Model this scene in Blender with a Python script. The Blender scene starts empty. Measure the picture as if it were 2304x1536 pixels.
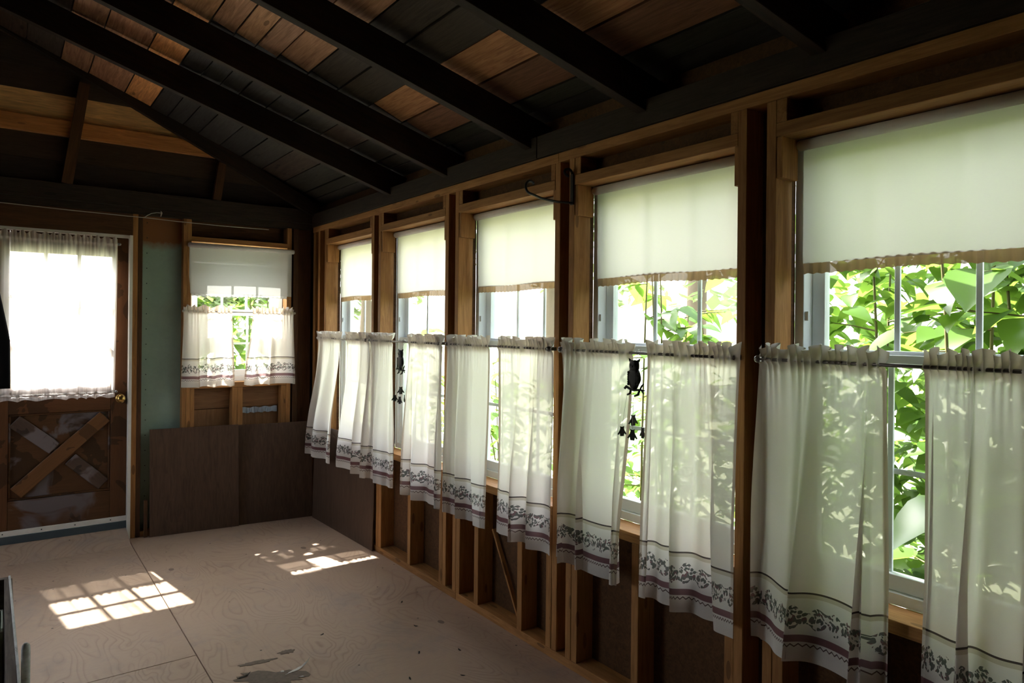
import bpy, bmesh, math, random
from mathutils import Vector, Matrix
SC = bpy.context.scene
COL = SC.collection
PI = math.pi

# ------------------------------------------------------------------ camera
cam = bpy.data.cameras.new('camera')
cam.sensor_width = 36.0
cam.lens = 1559.3 / 2304 * 36.0
cam.shift_y = -33.1 / 2304
cam.clip_start = 0.02
cam.clip_end = 500
camo = bpy.data.objects.new('camera', cam)
COL.objects.link(camo)
R_ = Vector((0.80453337, -0.59382648, 0.0098068))
U_ = Vector((-0.00862729, 0.00482528, 0.99995114))
F_ = Vector((0.59384478, 0.80457867, 0.00124102))
camo.matrix_world = Matrix(((R_.x, U_.x, -F_.x, 0), (R_.y, U_.y, -F_.y, 0), (R_.z, U_.z, -F_.z, 1.44), (0, 0, 0, 1)))
SC.camera = camo

# ------------------------------------------------------------------ light
world = bpy.data.worlds.new('sky')
SC.world = world
world.use_nodes = True
wn = world.node_tree
wn.nodes.clear()
sky = wn.nodes.new('ShaderNodeTexSky')
sky.sky_type = 'NISHITA'
sky.sun_disc = False
sky.sun_elevation = math.radians(51)
sky.sun_rotation = math.radians(-9)
sky.air_density = 1.0
sky.dust_density = 3.0
hsv = wn.nodes.new('ShaderNodeHueSaturation')
hsv.inputs['Saturation'].default_value = 0.42
bg = wn.nodes.new('ShaderNodeBackground')
bg.inputs['Strength'].default_value = 1.1
wo = wn.nodes.new('ShaderNodeOutputWorld')
wn.links.new(sky.outputs[0], hsv.inputs['Color'])
wn.links.new(hsv.outputs[0], bg.inputs['Color'])
wn.links.new(bg.outputs[0], wo.inputs['Surface'])

sun = bpy.data.lights.new('sun', 'SUN')
sun.energy = 25.0
sun.angle = math.radians(0.6)
sun.color = (1.0, 0.94, 0.86)
suno = bpy.data.objects.new('sun', sun)
COL.objects.link(suno)
suno.rotation_euler = Vector((-0.12, 0.785, 1.0)).to_track_quat('Z', 'Y').to_euler()
suno.location = (0, 12, 14)

SC.view_settings.view_transform = 'Standard'
SC.view_settings.look = 'None'
SC.view_settings.gamma = 1.0
SC.view_settings.use_curve_mapping = False
SC.view_settings.exposure = 1.0
SC.cycles.use_denoising = True
SC.cycles.max_bounces = 14
SC.cycles.diffuse_bounces = 7
SC.cycles.transmission_bounces = 8
SC.cycles.transparent_max_bounces = 16
SC.cycles.sample_clamp_indirect = 8.0
SC.cycles.caustics_reflective = False
SC.cycles.caustics_refractive = False

# ------------------------------------------------------------------ materials
class N:
    """small node-tree writer"""
    def __init__(s, name):
        s.m = bpy.data.materials.new(name)
        s.m.use_nodes = True
        s.t = s.m.node_tree
        s.t.nodes.clear()
        s.out = s.t.nodes.new('ShaderNodeOutputMaterial')
    def n(s, typ, **kw):
        nd = s.t.nodes.new('ShaderNode' + typ)
        for k, v in kw.items():
            if k.startswith('i_'):
                s.put(nd.inputs[k[2:].replace('_', ' ')], v)
            else:
                setattr(nd, k, v)
        return nd
    def put(s, sock, v):
        if hasattr(v, 'is_output'):
            s.t.links.new(v, sock)
        elif isinstance(v, (tuple, list)) and sock.type == 'RGBA' and len(v) == 3:
            sock.default_value = (*v, 1)
        else:
            sock.default_value = v
    def math(s, op, a, b=0.0, c=None, clamp=False):
        nd = s.t.nodes.new('ShaderNodeMath')
        nd.operation = op
        nd.use_clamp = clamp
        s.put(nd.inputs[0], a)
        s.put(nd.inputs[1], b)
        if c is not None:
            s.put(nd.inputs[2], c)
        return nd.outputs[0]
    def mix(s, f, a, b, mode='MIX'):
        nd = s.t.nodes.new('ShaderNodeMix')
        nd.data_type = 'RGBA'
        nd.blend_type = mode
        nd.clamp_factor = True
        s.put(nd.inputs[0], f)
        s.put(nd.inputs[6], a)
        s.put(nd.inputs[7], b)
        return nd.outputs[2]
    def ramp(s, f, stops):
        nd = s.t.nodes.new('ShaderNodeValToRGB')
        el = nd.color_ramp.elements
        while len(el) > 1:
            el.remove(el[-1])
        el[0].position = stops[0][0]
        el[0].color = (*stops[0][1], 1)
        for p, c in stops[1:]:
            e = el.new(p)
            e.color = (*c, 1)
        s.put(nd.inputs[0], f)
        return nd.outputs[0]
    def coord(s, kind='Object', scale=(1, 1, 1), rnd=True):
        tc = s.n('TexCoord')
        v = tc.outputs[kind]
        if rnd:
            oi = s.n('ObjectInfo')
            off = s.math('MULTIPLY', oi.outputs['Random'], 37.0)
            ad = s.n('VectorMath', operation='ADD')
            s.put(ad.inputs[0], v)
            s.put(ad.inputs[1], off)
            v = ad.outputs[0]
        mp = s.n('Mapping')
        mp.inputs['Scale'].default_value = scale
        s.put(mp.inputs[0], v)
        return mp.outputs[0]
    def noise(s, v, scale=5, detail=4, rough=0.5, dist=0.0):
        nd = s.n('TexNoise')
        s.put(nd.inputs['Vector'], v)
        nd.inputs['Scale'].default_value = scale
        nd.inputs['Detail'].default_value = detail
        nd.inputs['Roughness'].default_value = rough
        nd.inputs['Distortion'].default_value = dist
        return nd.outputs[0]
    def voro(s, v, scale=5, feature='F1', out='Distance', rand=1.0):
        nd = s.n('TexVoronoi', feature=feature)
        s.put(nd.inputs['Vector'], v)
        nd.inputs['Scale'].default_value = scale
        nd.inputs['Randomness'].default_value = rand
        return nd.outputs[out]
    def bump(s, h, strength=0.2, dist=0.004):
        nd = s.n('Bump')
        nd.inputs['Strength'].default_value = strength
        nd.inputs['Distance'].default_value = dist
        s.put(nd.inputs['Height'], h)
        return nd.outputs[0]
    def pbr(s, col, rough=0.6, metal=0.0, bump=None, spec=0.3):
        b = s.n('BsdfPrincipled')
        s.put(b.inputs['Base Color'], col)
        s.put(b.inputs['Roughness'], rough)
        s.put(b.inputs['Metallic'], metal)
        s.put(b.inputs['Specular IOR Level'], spec)
        if bump is not None:
            s.put(b.inputs['Normal'], bump)
        s.t.links.new(b.outputs[0], s.out.inputs['Surface'])
        return s.m
    def surf(s, sh):
        s.t.links.new(sh, s.out.inputs['Surface'])
        return s.m
    def mixsh(s, f, a, b):
        nd = s.n('MixShader')
        s.put(nd.inputs[0], f)
        s.t.links.new(a, nd.inputs[1])
        s.t.links.new(b, nd.inputs[2])
        return nd.outputs[0]

M = {}
def wood(name, dark, light, rough=0.65, knots=0.6, vary=0.3, grain=26, objcol=False, bump=0.25):
    s = N(name)
    v = s.coord('Object', (1.3, 14, 14))
    n1 = s.noise(v, 3.2, 6, 0.6, 1.4)
    v2 = s.coord('Object', (2.0, grain * 3, grain * 3))
    n2 = s.noise(v2, 4.0, 3, 0.6, 0.4)
    f = s.math('ADD', s.math('MULTIPLY', n1, 0.7), s.math('MULTIPLY', n2, 0.3))
    c = s.ramp(f, [(0.33, dark), (0.5, tuple((a + b) / 2 for a, b in zip(dark, light))), (0.66, light)])
    oi = s.n('ObjectInfo')
    br = s.math('ADD', 1.0 - vary / 2, s.math('MULTIPLY', oi.outputs['Random'], vary))
    c = s.mix(1.0, c, s.n('CombineColor', i_Red=br, i_Green=br, i_Blue=br).outputs[0], 'MULTIPLY')
    if knots > 0:
        kv = s.coord('Object', (3.2, 11, 11))
        k = s.voro(kv, 1.0)
        km = s.math('MULTIPLY', s.math('LESS_THAN', k, 0.11), knots * 0.8)
        c = s.mix(km, c, tuple(x * 0.28 for x in dark))
    if objcol:
        c = s.mix(1.0, c, oi.outputs['Color'], 'MULTIPLY')
    M[name] = s.pbr(c, rough, 0, s.bump(f, bump, 0.003), 0.25)
    return M[name]

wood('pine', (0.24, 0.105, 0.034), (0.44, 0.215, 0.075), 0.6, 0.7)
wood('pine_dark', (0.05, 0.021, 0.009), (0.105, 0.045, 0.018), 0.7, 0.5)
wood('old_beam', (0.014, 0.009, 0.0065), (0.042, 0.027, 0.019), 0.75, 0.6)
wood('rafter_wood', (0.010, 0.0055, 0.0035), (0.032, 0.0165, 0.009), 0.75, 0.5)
wood('roof_plank', (0.42, 0.30, 0.24), (1.0, 0.82, 0.70), 0.8, 0.8, 0.2, 30, True, 0.6)
wood('gable_plank', (0.50, 0.38, 0.30), (1.0, 0.82, 0.62), 0.75, 0.6, 0.1, 24, True, 0.3)
wood('sheathing', (0.055, 0.023, 0.009), (0.12, 0.053, 0.020), 0.75, 0.5, 0.1, 10)
wood('ply_back', (0.17, 0.085, 0.040), (0.28, 0.15, 0.075), 0.7, 0.2, 0.15, 6)
wood('hardboard', (0.060, 0.034, 0.022), (0.110, 0.065, 0.044), 0.55, 0.0, 0.15, 18, False, 0.08)
wood('crate_wood', (0.075, 0.055, 0.045), (0.20, 0.155, 0.13), 0.8, 0.4, 0.2)

def plain(name, col, rough=0.5, metal=0.0, spec=0.3, vary=0.12, scale=20):
    s = N(name)
    n = s.noise(s.coord('Object'), scale, 4, 0.6)
    c = s.mix(n, tuple(x * (1 - vary) for x in col), tuple(min(1, x * (1 + vary)) for x in col))
    M[name] = s.pbr(c, rough, metal, None, spec)
plain('vinyl', (0.78, 0.80, 0.82), 0.35, 0, 0.4, 0.03)
plain('white_paint', (0.72, 0.70, 0.66), 0.55, 0, 0.3, 0.12)
plain('grey_threshold', (0.055, 0.072, 0.085), 0.5)
plain('iron', (0.012, 0.011, 0.011), 0.45, 0.4, 0.4)
plain('steel', (0.30, 0.30, 0.31), 0.35, 0.9)
plain('rod_metal', (0.22, 0.20, 0.19), 0.35, 0.7)
plain('brass', (0.55, 0.36, 0.12), 0.28, 1.0)
plain('black_cloth', (0.006, 0.006, 0.007), 0.95, 0, 0.05)
plain('wire_white', (0.5, 0.47, 0.43), 0.5)
plain('paper', (0.74, 0.71, 0.68), 0.8)
plain('vinyl_scrap', (0.20, 0.155, 0.125), 0.7, 0, 0.2, 0.4, 60)
plain('roller_tube', (0.70, 0.66, 0.66), 0.5)
plain('carton', (0.42, 0.45, 0.36), 0.7)
plain('door_frame_red', (0.09, 0.035, 0.016), 0.5)

# peeling paint on the crate edge and stick
s = N('peeling_white')
n = s.noise(s.coord('Object', (6, 20, 20)), 3, 5, 0.7)
M['peeling_white'] = s.pbr(s.ramp(n, [(0.30, (0.10, 0.08, 0.07)), (0.40, (0.58, 0.57, 0.57)), (0.7, (0.82, 0.82, 0.83))]), 0.7)
# green painted board with a rusty stained top and rows of nail dots
s = N('green_board')
tc = s.n('TexCoord')
sep = s.n('SeparateXYZ')
s.put(sep.inputs[0], tc.outputs['Object'])
n = s.noise(s.coord('Object', (1, 1, 1), False), 7, 5, 0.65)
n2 = s.noise(s.coord('Object', (1, 1, 1), False), 30, 3, 0.6)
c = s.mix(n, (0.23, 0.33, 0.28), (0.33, 0.43, 0.37))
c = s.mix(s.math('MULTIPLY', n2, 0.35), c, (0.16, 0.22, 0.19))
zt = s.math('ADD', sep.outputs[2], s.math('MULTIPLY', n, 0.18))
c = s.mix(s.math('SMOOTH_MIN', s.math('MULTIPLY', s.math('SUBTRACT', zt, 2.04), 14.0, clamp=True), 1.0, 0.1), c, (0.22, 0.085, 0.025))
zz = s.math('SUBTRACT', s.math('FRACT', s.math('MULTIPLY', sep.outputs[2], 9.6)), 0.5)
xx = s.math('SUBTRACT', sep.outputs[0], 0.805)
d = s.math('SQRT', s.math('ADD', s.math('POWER', s.math('MULTIPLY', zz, 0.104), 2), s.math('POWER', xx, 2)))
c = s.mix(s.math('LESS_THAN', d, 0.0035), c, (0.02, 0.02, 0.02))
M['green_board'] = s.pbr(c, 0.6)
# plywood floor sheets
s = N('floor_ply')
v = s.coord('Object', (1, 1, 1))
big = s.noise(v, 1.6, 4, 0.55)
cont = s.noise(s.coord('Object', (0.75, 1.5, 1)), 1.5, 2.5, 0.5, 0.9)
ring = s.math('FRACT', s.math('MULTIPLY', cont, 26.0))
fine = s.noise(s.coord('Object', (40, 6, 1)), 4, 4, 0.6)
c = s.mix(big, (0.43, 0.30, 0.22), (0.61, 0.45, 0.345))
lines = s.ramp(ring, [(0.0, (0.62, 0.54, 0.52)), (0.10, (0.84, 0.80, 0.78)), (0.25, (1, 1, 1)), (0.7, (1, 1, 1)), (1.0, (0.84, 0.80, 0.79))])
patchy = s.math('MULTIPLY', s.math('SUBTRACT', s.noise(s.coord('Object', (1, 1, 1)), 2.3, 3, 0.5), 0.36, clamp=True), 2.2, clamp=True)
c = s.mix(s.math('MULTIPLY', patchy, 1.25), c, lines, 'MULTIPLY')
c = s.mix(s.math('MULTIPLY', fine, 0.28), c, (0.24, 0.16, 0.12))
stain = s.noise(s.coord('Object', (1, 1, 1)), 3.3, 5, 0.7)
c = s.mix(s.math('MULTIPLY', s.math('SUBTRACT', stain, 0.52, clamp=True), 2.2, clamp=True), c, (0.29, 0.25, 0.245))
pl = s.voro(s.coord('Object', (2.1, 3.4, 1)), 1.0)
c = s.mix(s.math('MULTIPLY', s.math('LESS_THAN', pl, 0.055), 0.7), c, (0.10, 0.075, 0.065))
sp = s.voro(s.coord('Object', (9, 9, 1)), 1.0)
c = s.mix(s.math('MULTIPLY', s.math('LESS_THAN', sp, 0.045), 0.85), c, (0.03, 0.022, 0.02))
M['floor_ply'] = s.pbr(c, s.math('ADD', 0.42, s.math('MULTIPLY', big, 0.2)), 0, s.bump(fine, 0.08, 0.002), 0.35)
# door wood: stripped and half-painted
def door_mat(name, base, paint, thr):
    s = N(name)
    v = s.coord('Object', (1, 1, 1), True)
    g = s.noise(s.coord('Object', (2, 22, 22)), 3, 5, 0.6, 1.0)
    b1 = s.noise(v, 4.5, 3, 0.5, 0.6)
    c = s.mix(g, tuple(x * 0.5 for x in base), base)
    c = s.mix(s.math('MULTIPLY', s.math('GREATER_THAN', b1, 0.56), 0.65), c, tuple(x * 0.2 for x in base))
    pt = s.noise(v, 3.2, 4, 0.5, 0.8)
    c = s.mix(s.math('MULTIPLY', s.math('SUBTRACT', pt, thr), 18.0, clamp=True), c, paint)
    M[name] = s.pbr(c, 0.5, 0, None, 0.3)
door_mat('door_wood', (0.13, 0.05, 0.018), (0.10, 0.08, 0.085), 0.72)
door_mat('door_patchy', (0.11, 0.045, 0.016), (0.13, 0.108, 0.115), 0.55)
door_mat('door_brace_orange', (0.20, 0.085, 0.03), (0.10, 0.08, 0.085), 0.66)
door_mat('door_brace_grey', (0.10, 0.06, 0.045), (0.16, 0.13, 0.135), 0.45)

# glass
s = N('window_glass')
fr = s.n('LayerWeight')
fr.inputs[0].default_value = 0.5
ff = s.math('ADD', 0.015, s.math('MULTIPLY', s.math('POWER', fr.outputs['Facing'], 5.0), 0.5))
gl = s.n('BsdfGlossy')
gl.inputs['Roughness'].default_value = 0.02
tr = s.n('BsdfTransparent')
tr.inputs[0].default_value = (0.96, 0.98, 0.97, 1)
M['glass'] = s.surf(s.mixsh(ff, tr.outputs[0], gl.outputs[0]))

# fabrics ------------------------------------------------------------------
def fabric(name, col, tcol, clear, transl, printed=False, weave=900):
    s = N(name)
    uv = s.n('TexCoord').outputs['UV']
    sep = s.n('SeparateXYZ')
    s.put(sep.inputs[0], uv)
    u, v = sep.outputs[0], sep.outputs[1]
    at = s.n('Attribute', attribute_name='hem')
    hem = at.outputs['Fac']
    mp = s.n('Mapping')
    mp.inputs['Scale'].default_value = (60, 700, 1)
    s.put(mp.inputs[0], uv)
    wv = s.noise(mp.outputs[0], 1.0, 2, 0.6)
    c = s.mix(s.math('MULTIPLY', wv, 0.22), col, tuple(x * 0.55 for x in col))
    tint = s.mix(0.0, tcol, tcol)
    if printed:
        def band(lo, hi):
            return s.math('MULTIPLY', s.math('GREATER_THAN', v, lo), s.math('LESS_THAN', v, hi))
        line = band(0.198, 0.2035)
        pale = band(0.186, 0.198)
        mauve = band(0.058, 0.079)
        zig = s.math('MULTIPLY', s.math('ABSOLUTE', s.math('SUBTRACT', s.math('FRACT', s.math('MULTIPLY', u, 62.0)), 0.5)), 0.016)
        zz = s.math('LESS_THAN', s.math('ABSOLUTE', s.math('SUBTRACT', s.math('SUBTRACT', v, 0.044), zig)), 0.0022)
        mp2 = s.n('Mapping')
        mp2.inputs['Scale'].default_value = (1, 0.75, 1)
        s.put(mp2.inputs[0], uv)
        w = s.noise(mp2.outputs[0], 26, 2, 0.5)
        ad = s.n('VectorMath', operation='ADD')
        s.put(ad.inputs[0], mp2.outputs[0])
        sc = s.n('VectorMath', operation='SCALE')
        s.put(sc.inputs[0], s.n('CombineXYZ', i_X=w, i_Y=w).outputs[0])
        sc.inputs['Scale'].default_value = 0.03
        s.put(ad.inputs[1], sc.outputs[0])
        vo = s.voro(ad.outputs[0], 125)
        leaf = s.math('LESS_THAN', vo, 0.56)
        env = s.math('ADD', 0.025, s.math('MULTIPLY', s.math('SINE', s.math('MULTIPLY', u, 120.0)), 0.006))
        env = s.math('ADD', env, s.math('MULTIPLY', s.math('SUBTRACT', w, 0.5), 0.03))
        inb = s.math('LESS_THAN', s.math('ABSOLUTE', s.math('SUBTRACT', v, 0.128)), env)
        vine = s.math('MULTIPLY', leaf, inb)
        hue = s.noise(uv, 60, 2, 0.5)
        vcol = s.ramp(hue, [(0.42, (0.10, 0.11, 0.095)), (0.56, (0.14, 0.125, 0.12)), (0.62, (0.20, 0.09, 0.10))])
        for m_, colr in ((pale, (0.62, 0.55, 0.45)), (mauve, (0.22, 0.105, 0.115)), (zz, (0.10, 0.06, 0.065)), (vine, vcol), (line, (0.03, 0.016, 0.018))):
            c = s.mix(m_, c, colr)
            tint = s.mix(s.math('MULTIPLY', m_, 0.9), tint, colr)
    d = s.n('BsdfDiffuse')
    s.put(d.inputs[0], c)
    t = s.n('BsdfTranslucent')
    hcol = s.mix(s.math('MULTIPLY', hem, 0.9), tint, tuple(a * b for a, b in zip(tcol, (0.55, 0.42, 0.30))))
    s.put(t.inputs[0], hcol)
    body = s.mixsh(s.math('SUBTRACT', transl, s.math('MULTIPLY', hem, transl * 0.45)), d.outputs[0], t.outputs[0])
    tr = s.n('BsdfTransparent')
    tr.inputs[0].default_value = (1.0, 0.98, 0.94, 1)
    cl = s.math('MULTIPLY', clear, s.math('SUBTRACT', 1.0, hem))
    if name == 'sheer_cloth':
        mp3 = s.n('Mapping')
        mp3.inputs['Scale'].default_value = (26, 0.5, 1)
        s.put(mp3.inputs[0], uv)
        cl = s.math('MULTIPLY', cl, s.math('ADD', 0.35, s.math('MULTIPLY', s.math('SMOOTH_MIN', s.math('MULTIPLY', s.math('SUBTRACT', s.noise(mp3.outputs[0], 1.0, 2, 0.5), 0.33, clamp=True), 4.0), 1.0, 0.2), 0.9)), clamp=True)
    if printed:
        cl = s.math('MULTIPLY', cl, s.math('GREATER_THAN', v, 0.05))
    M[name] = s.surf(s.mixsh(cl, body, tr.outputs[0]))
fabric('curtain_cloth', (0.80, 0.765, 0.73), (0.94, 0.865, 0.81), 0.055, 0.42, True)
fabric('sheer_cloth', (0.80, 0.74, 0.72), (0.88, 0.84, 0.84), 0.42, 0.5)
fabric('blind_cloth', (0.70, 0.68, 0.62), (0.88, 0.79, 0.70), 0.0, 0.44)
fabric('blind_cloth_grey', (0.62, 0.62, 0.60), (0.72, 0.72, 0.72), 0.0, 0.09)
fabric('lace_trim', (0.44, 0.29, 0.17), (0.50, 0.30, 0.15), 0.03, 0.22)
fabric('plain_cloth', (0.80, 0.78, 0.80), (0.86, 0.84, 0.86), 0.08, 0.42)

# foliage
def leafmat(name, c1, c2, tc):
    s = N(name)
    oi = s.n('ObjectInfo')
    n = s.noise(s.coord('Object', (1, 1, 1)), 9, 2, 0.5)
    f = s.math('ADD', s.math('MULTIPLY', oi.outputs['Random'], 0.6), s.math('MULTIPLY', n, 0.4))
    d = s.n('BsdfDiffuse')
    s.put(d.inputs[0], s.mix(f, c1, c2))
    t = s.n('BsdfTranslucent')
    s.put(t.inputs[0], s.mix(f, tc, tuple(x * 1.25 for x in tc)))
    g = s.n('BsdfGlossy')
    g.inputs['Roughness'].default_value = 0.35
    M[name] = s.surf(s.mixsh(0.05, s.mixsh(0.5, d.outputs[0], t.outputs[0]), g.outputs[0]))
leafmat('leaf_green', (0.035, 0.085, 0.013), (0.09, 0.17, 0.03), (0.18, 0.30, 0.04))
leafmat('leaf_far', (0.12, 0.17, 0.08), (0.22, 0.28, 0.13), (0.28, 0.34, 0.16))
plain('cane', (0.12, 0.10, 0.04), 0.6)
plain('bark', (0.12, 0.09, 0.07), 0.9)
s = N('lawn')
n = s.noise(s.coord('Object', (1, 1, 1), False), 1.5, 5, 0.7)
M['lawn'] = s.pbr(s.mix(n, (0.24, 0.265, 0.16), (0.34, 0.36, 0.24)), 0.9)
plain('siding', (0.62, 0.62, 0.60), 0.7)

# ------------------------------------------------------------------ mesh helpers
def link(o, parent=None):
    COL.objects.link(o)
    if parent is not None:
        o.parent = parent
        o.matrix_parent_inverse = Matrix.Translation(-parent.location)
    return o
def tag(o, label=None, cat=None, group=None, kind=None):
    if label: o['label'] = label
    if cat: o['category'] = cat
    if group: o['group'] = group
    if kind: o['kind'] = kind
    return o
def empty(name, loc=(0, 0, 0), **k):
    o = bpy.data.objects.new(name, None)
    o.empty_display_size = 0.05
    o.location = loc
    COL.objects.link(o)
    return tag(o, **k)
def mesh(name, verts, faces, mat, parent=None, smooth=False, uv=None, hem=None, recenter=True):
    me = bpy.data.meshes.new(name)
    verts = [Vector(v) for v in verts]
    loc = Vector((0, 0, 0))
    if recenter and parent is None:
        lo = Vector([min(v[i] for v in verts) for i in range(3)])
        hi = Vector([max(v[i] for v in verts) for i in range(3)])
        loc = Vector(((lo.x + hi.x) / 2, (lo.y + hi.y) / 2, lo.z))
        verts = [v - loc for v in verts]
    me.from_pydata([tuple(v) for v in verts], [], faces)
    if smooth:
        me.polygons.foreach_set('use_smooth', [True] * len(me.polygons))
    if uv is not None:
        l = me.uv_layers.new(name='UVMap')
        for lp in me.loops:
            l.data[lp.index].uv = uv[lp.vertex_index]
    if hem is not None:
        a = me.attributes.new('hem', 'FLOAT', 'POINT')
        a.data.foreach_set('value', hem)
    me.materials.append(M[mat])
    o = bpy.data.objects.new(name, me)
    o.location = loc
    return link(o, parent)
_bx = {}
def boxmesh(dx, dy, dz, mat, bev=0.0015):
    key = (round(dx, 4), round(dy, 4), round(dz, 4), mat, bev)
    if key in _bx:
        return _bx[key]
    bm = bmesh.new()
    bmesh.ops.create_cube(bm, size=1.0)
    for v in bm.verts:
        v.co = Vector((v.co.x * dx, v.co.y * dy, v.co.z * dz))
    if bev and min(dx, dy, dz) > bev * 3:
        bmesh.ops.bevel(bm, geom=bm.edges[:], offset=bev, segments=1, affect='EDGES')
    me = bpy.data.meshes.new('box')
    bm.to_mesh(me)
    bm.free()
    me.materials.append(M[mat])
    _bx[key] = me
    return me
def box(name, lo, hi, mat, parent=None, bev=0.0015):
    lo, hi = Vector([min(a, b) for a, b in zip(lo, hi)]), Vector([max(a, b) for a, b in zip(lo, hi)])
    d = hi - lo
    c = (lo + hi) / 2
    ax = max(range(3), key=lambda i: d[i])
    # local X is the long axis (grain direction)
    if ax == 0:
        dims, rot = (d.x, d.y, d.z), Matrix.Identity(3)
    elif ax == 1:
        dims, rot = (d.y, d.x, d.z), Matrix(((0, -1, 0), (1, 0, 0), (0, 0, 1)))
    else:
        dims, rot = (d.z, d.y, d.x), Matrix(((0, 0, -1), (0, 1, 0), (1, 0, 0)))
    me = boxmesh(*dims, mat, bev)
    me.name = name
    o = bpy.data.objects.new(name, me)
    o.matrix_world = Matrix.Translation(c) @ rot.to_4x4()
    return link(o, parent)
def beam(name, p0, p1, w, h, mat, parent=None, up=(0, 0, 1), bev=0.0015):
    p0, p1 = Vector(p0), Vector(p1)
    x = (p1 - p0)
    L = x.length
    x.normalize()
    y = Vector(up).cross(x).normalized()
    z = x.cross(y)
    me = boxmesh(L, w, h, mat, bev)
    o = bpy.data.objects.new(name, me)
    c = (p0 + p1) / 2
    o.matrix_world = Matrix(((x.x, y.x, z.x, c.x), (x.y, y.y, z.y, c.y), (x.z, y.z, z.z, c.z), (0, 0, 0, 1)))
    return link(o, parent)
class MB:
    def __init__(s):
        s.v, s.f = [], []
    def box(s, lo, hi):
        b = len(s.v)
        (x0, y0, z0), (x1, y1, z1) = lo, hi
        s.v += [(x0, y0, z0), (x1, y0, z0), (x1, y1, z0), (x0, y1, z0), (x0, y0, z1), (x1, y0, z1), (x1, y1, z1), (x0, y1, z1)]
        s.f += [tuple(b + i for i in q) for q in ((0, 3, 2, 1), (4, 5, 6, 7), (0, 1, 5, 4), (1, 2, 6, 5), (2, 3, 7, 6), (3, 0, 4, 7))]
        return s
    def prism(s, poly, axis, a0, a1):
        """poly: 2-D points in the two other axes (cyclic order x,y,z without axis)"""
        b = len(s.v)
        n = len(poly)
        for a in (a0, a1):
            for (p, q) in poly:
                s.v.append({'x': (a, p, q), 'y': (p, a, q), 'z': (p, q, a)}[axis])
        s.f += [tuple(b + i for i in range(n)), tuple(b + n + i for i in reversed(range(n)))]
        for i in range(n):
            j = (i + 1) % n
            s.f.append((b + i, b + n + i, b + n + j, b + j))
        return s
    def tube(s, pts, r, n=8, cap=True):
        pts = [Vector(p) for p in pts]
        rs = r if isinstance(r, (list, tuple)) else [r] * len(pts)
        b = len(s.v)
        ref = Vector((0.31, 0.17, 0.93))
        prev = None
        for i, p in enumerate(pts):
            t = (pts[min(i + 1, len(pts) - 1)] - pts[max(i - 1, 0)]).normalized()
            if prev is None:
                a = t.cross(ref if abs(t.dot(ref)) < 0.95 else Vector((1, 0, 0))).normalized()
            else:
                a = (prev - t * prev.dot(t)).normalized()
            prev = a
            c = t.cross(a)
            for k in range(n):
                an = 2 * PI * k / n
                s.v.append(tuple(p + (a * math.cos(an) + c * math.sin(an)) * rs[i]))
        for i in range(len(pts) - 1):
            for k in range(n):
                k2 = (k + 1) % n
                s.f.append((b + i * n + k, b + i * n + k2, b + (i + 1) * n + k2, b + (i + 1) * n + k))
        if cap:
            s.f.append(tuple(b + k for k in reversed(range(n))))
            e = b + (len(pts) - 1) * n
            s.f.append(tuple(e + k for k in range(n)))
        return s
    def ball(s, c, r, nu=10, nv=7):
        rx, ry, rz = r if isinstance(r, (tuple, list)) else (r, r, r)
        b = len(s.v)
        for j in range(1, nv):
            th = PI * j / nv
            for i in range(nu):
                ph = 2 * PI * i / nu
                s.v.append((c[0] + rx * math.sin(th) * math.cos(ph), c[1] + ry * math.sin(th) * math.sin(ph), c[2] + rz * math.cos(th)))
        t = len(s.v)
        s.v += [(c[0], c[1], c[2] + rz), (c[0], c[1], c[2] - rz)]
        for j in range(nv - 2):
            for i in range(nu):
                i2 = (i + 1) % nu
                s.f.append((b + j * nu + i, b + (j + 1) * nu + i, b + (j + 1) * nu + i2, b + j * nu + i2))
        for i in range(nu):
            i2 = (i + 1) % nu
            s.f.append((t, b + i, b + i2))
            e = b + (nv - 2) * nu
            s.f.append((t + 1, e + i2, e + i))
        return s
    def done(s, name, mat, parent=None, smooth=False, recenter=True):
        return mesh(name, s.v, s.f, mat, parent, smooth, recenter=recenter)

# ------------------------------------------------------------------ setting: floor
XW, YW = 1.947, 5.26              # faces of the studs, window wall and end wall
XO, YO = 2.04, 5.35               # faces of the outer sheathing
XL, YB = -2.0, -1.7               # left and rear ends of the room
floor = MB().box((XL - 0.1, YB - 0.1, -0.14), (XO + 0.02, YO + 0.02, -0.02)).done('floor', 'pine_dark', recenter=False)
tag(floor, kind='structure')
for (x0, x1, y0, y1) in ((-0.52, 0.698, 3.242, 5.349), (-0.52, 0.698, 0.80, 3.238), (-0.52, 0.698, YB, 0.796),
                         (0.702, 2.0, 1.75, 5.349), (0.702, 2.0, YB, 1.746), (XL, -0.524, 2.2, 5.349), (XL, -0.524, YB, 2.196)):
    b = box('plywood_sheet', (x0, y0, -0.02), (x1, y1, 0.0), 'floor_ply', floor, 0.001)

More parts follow.
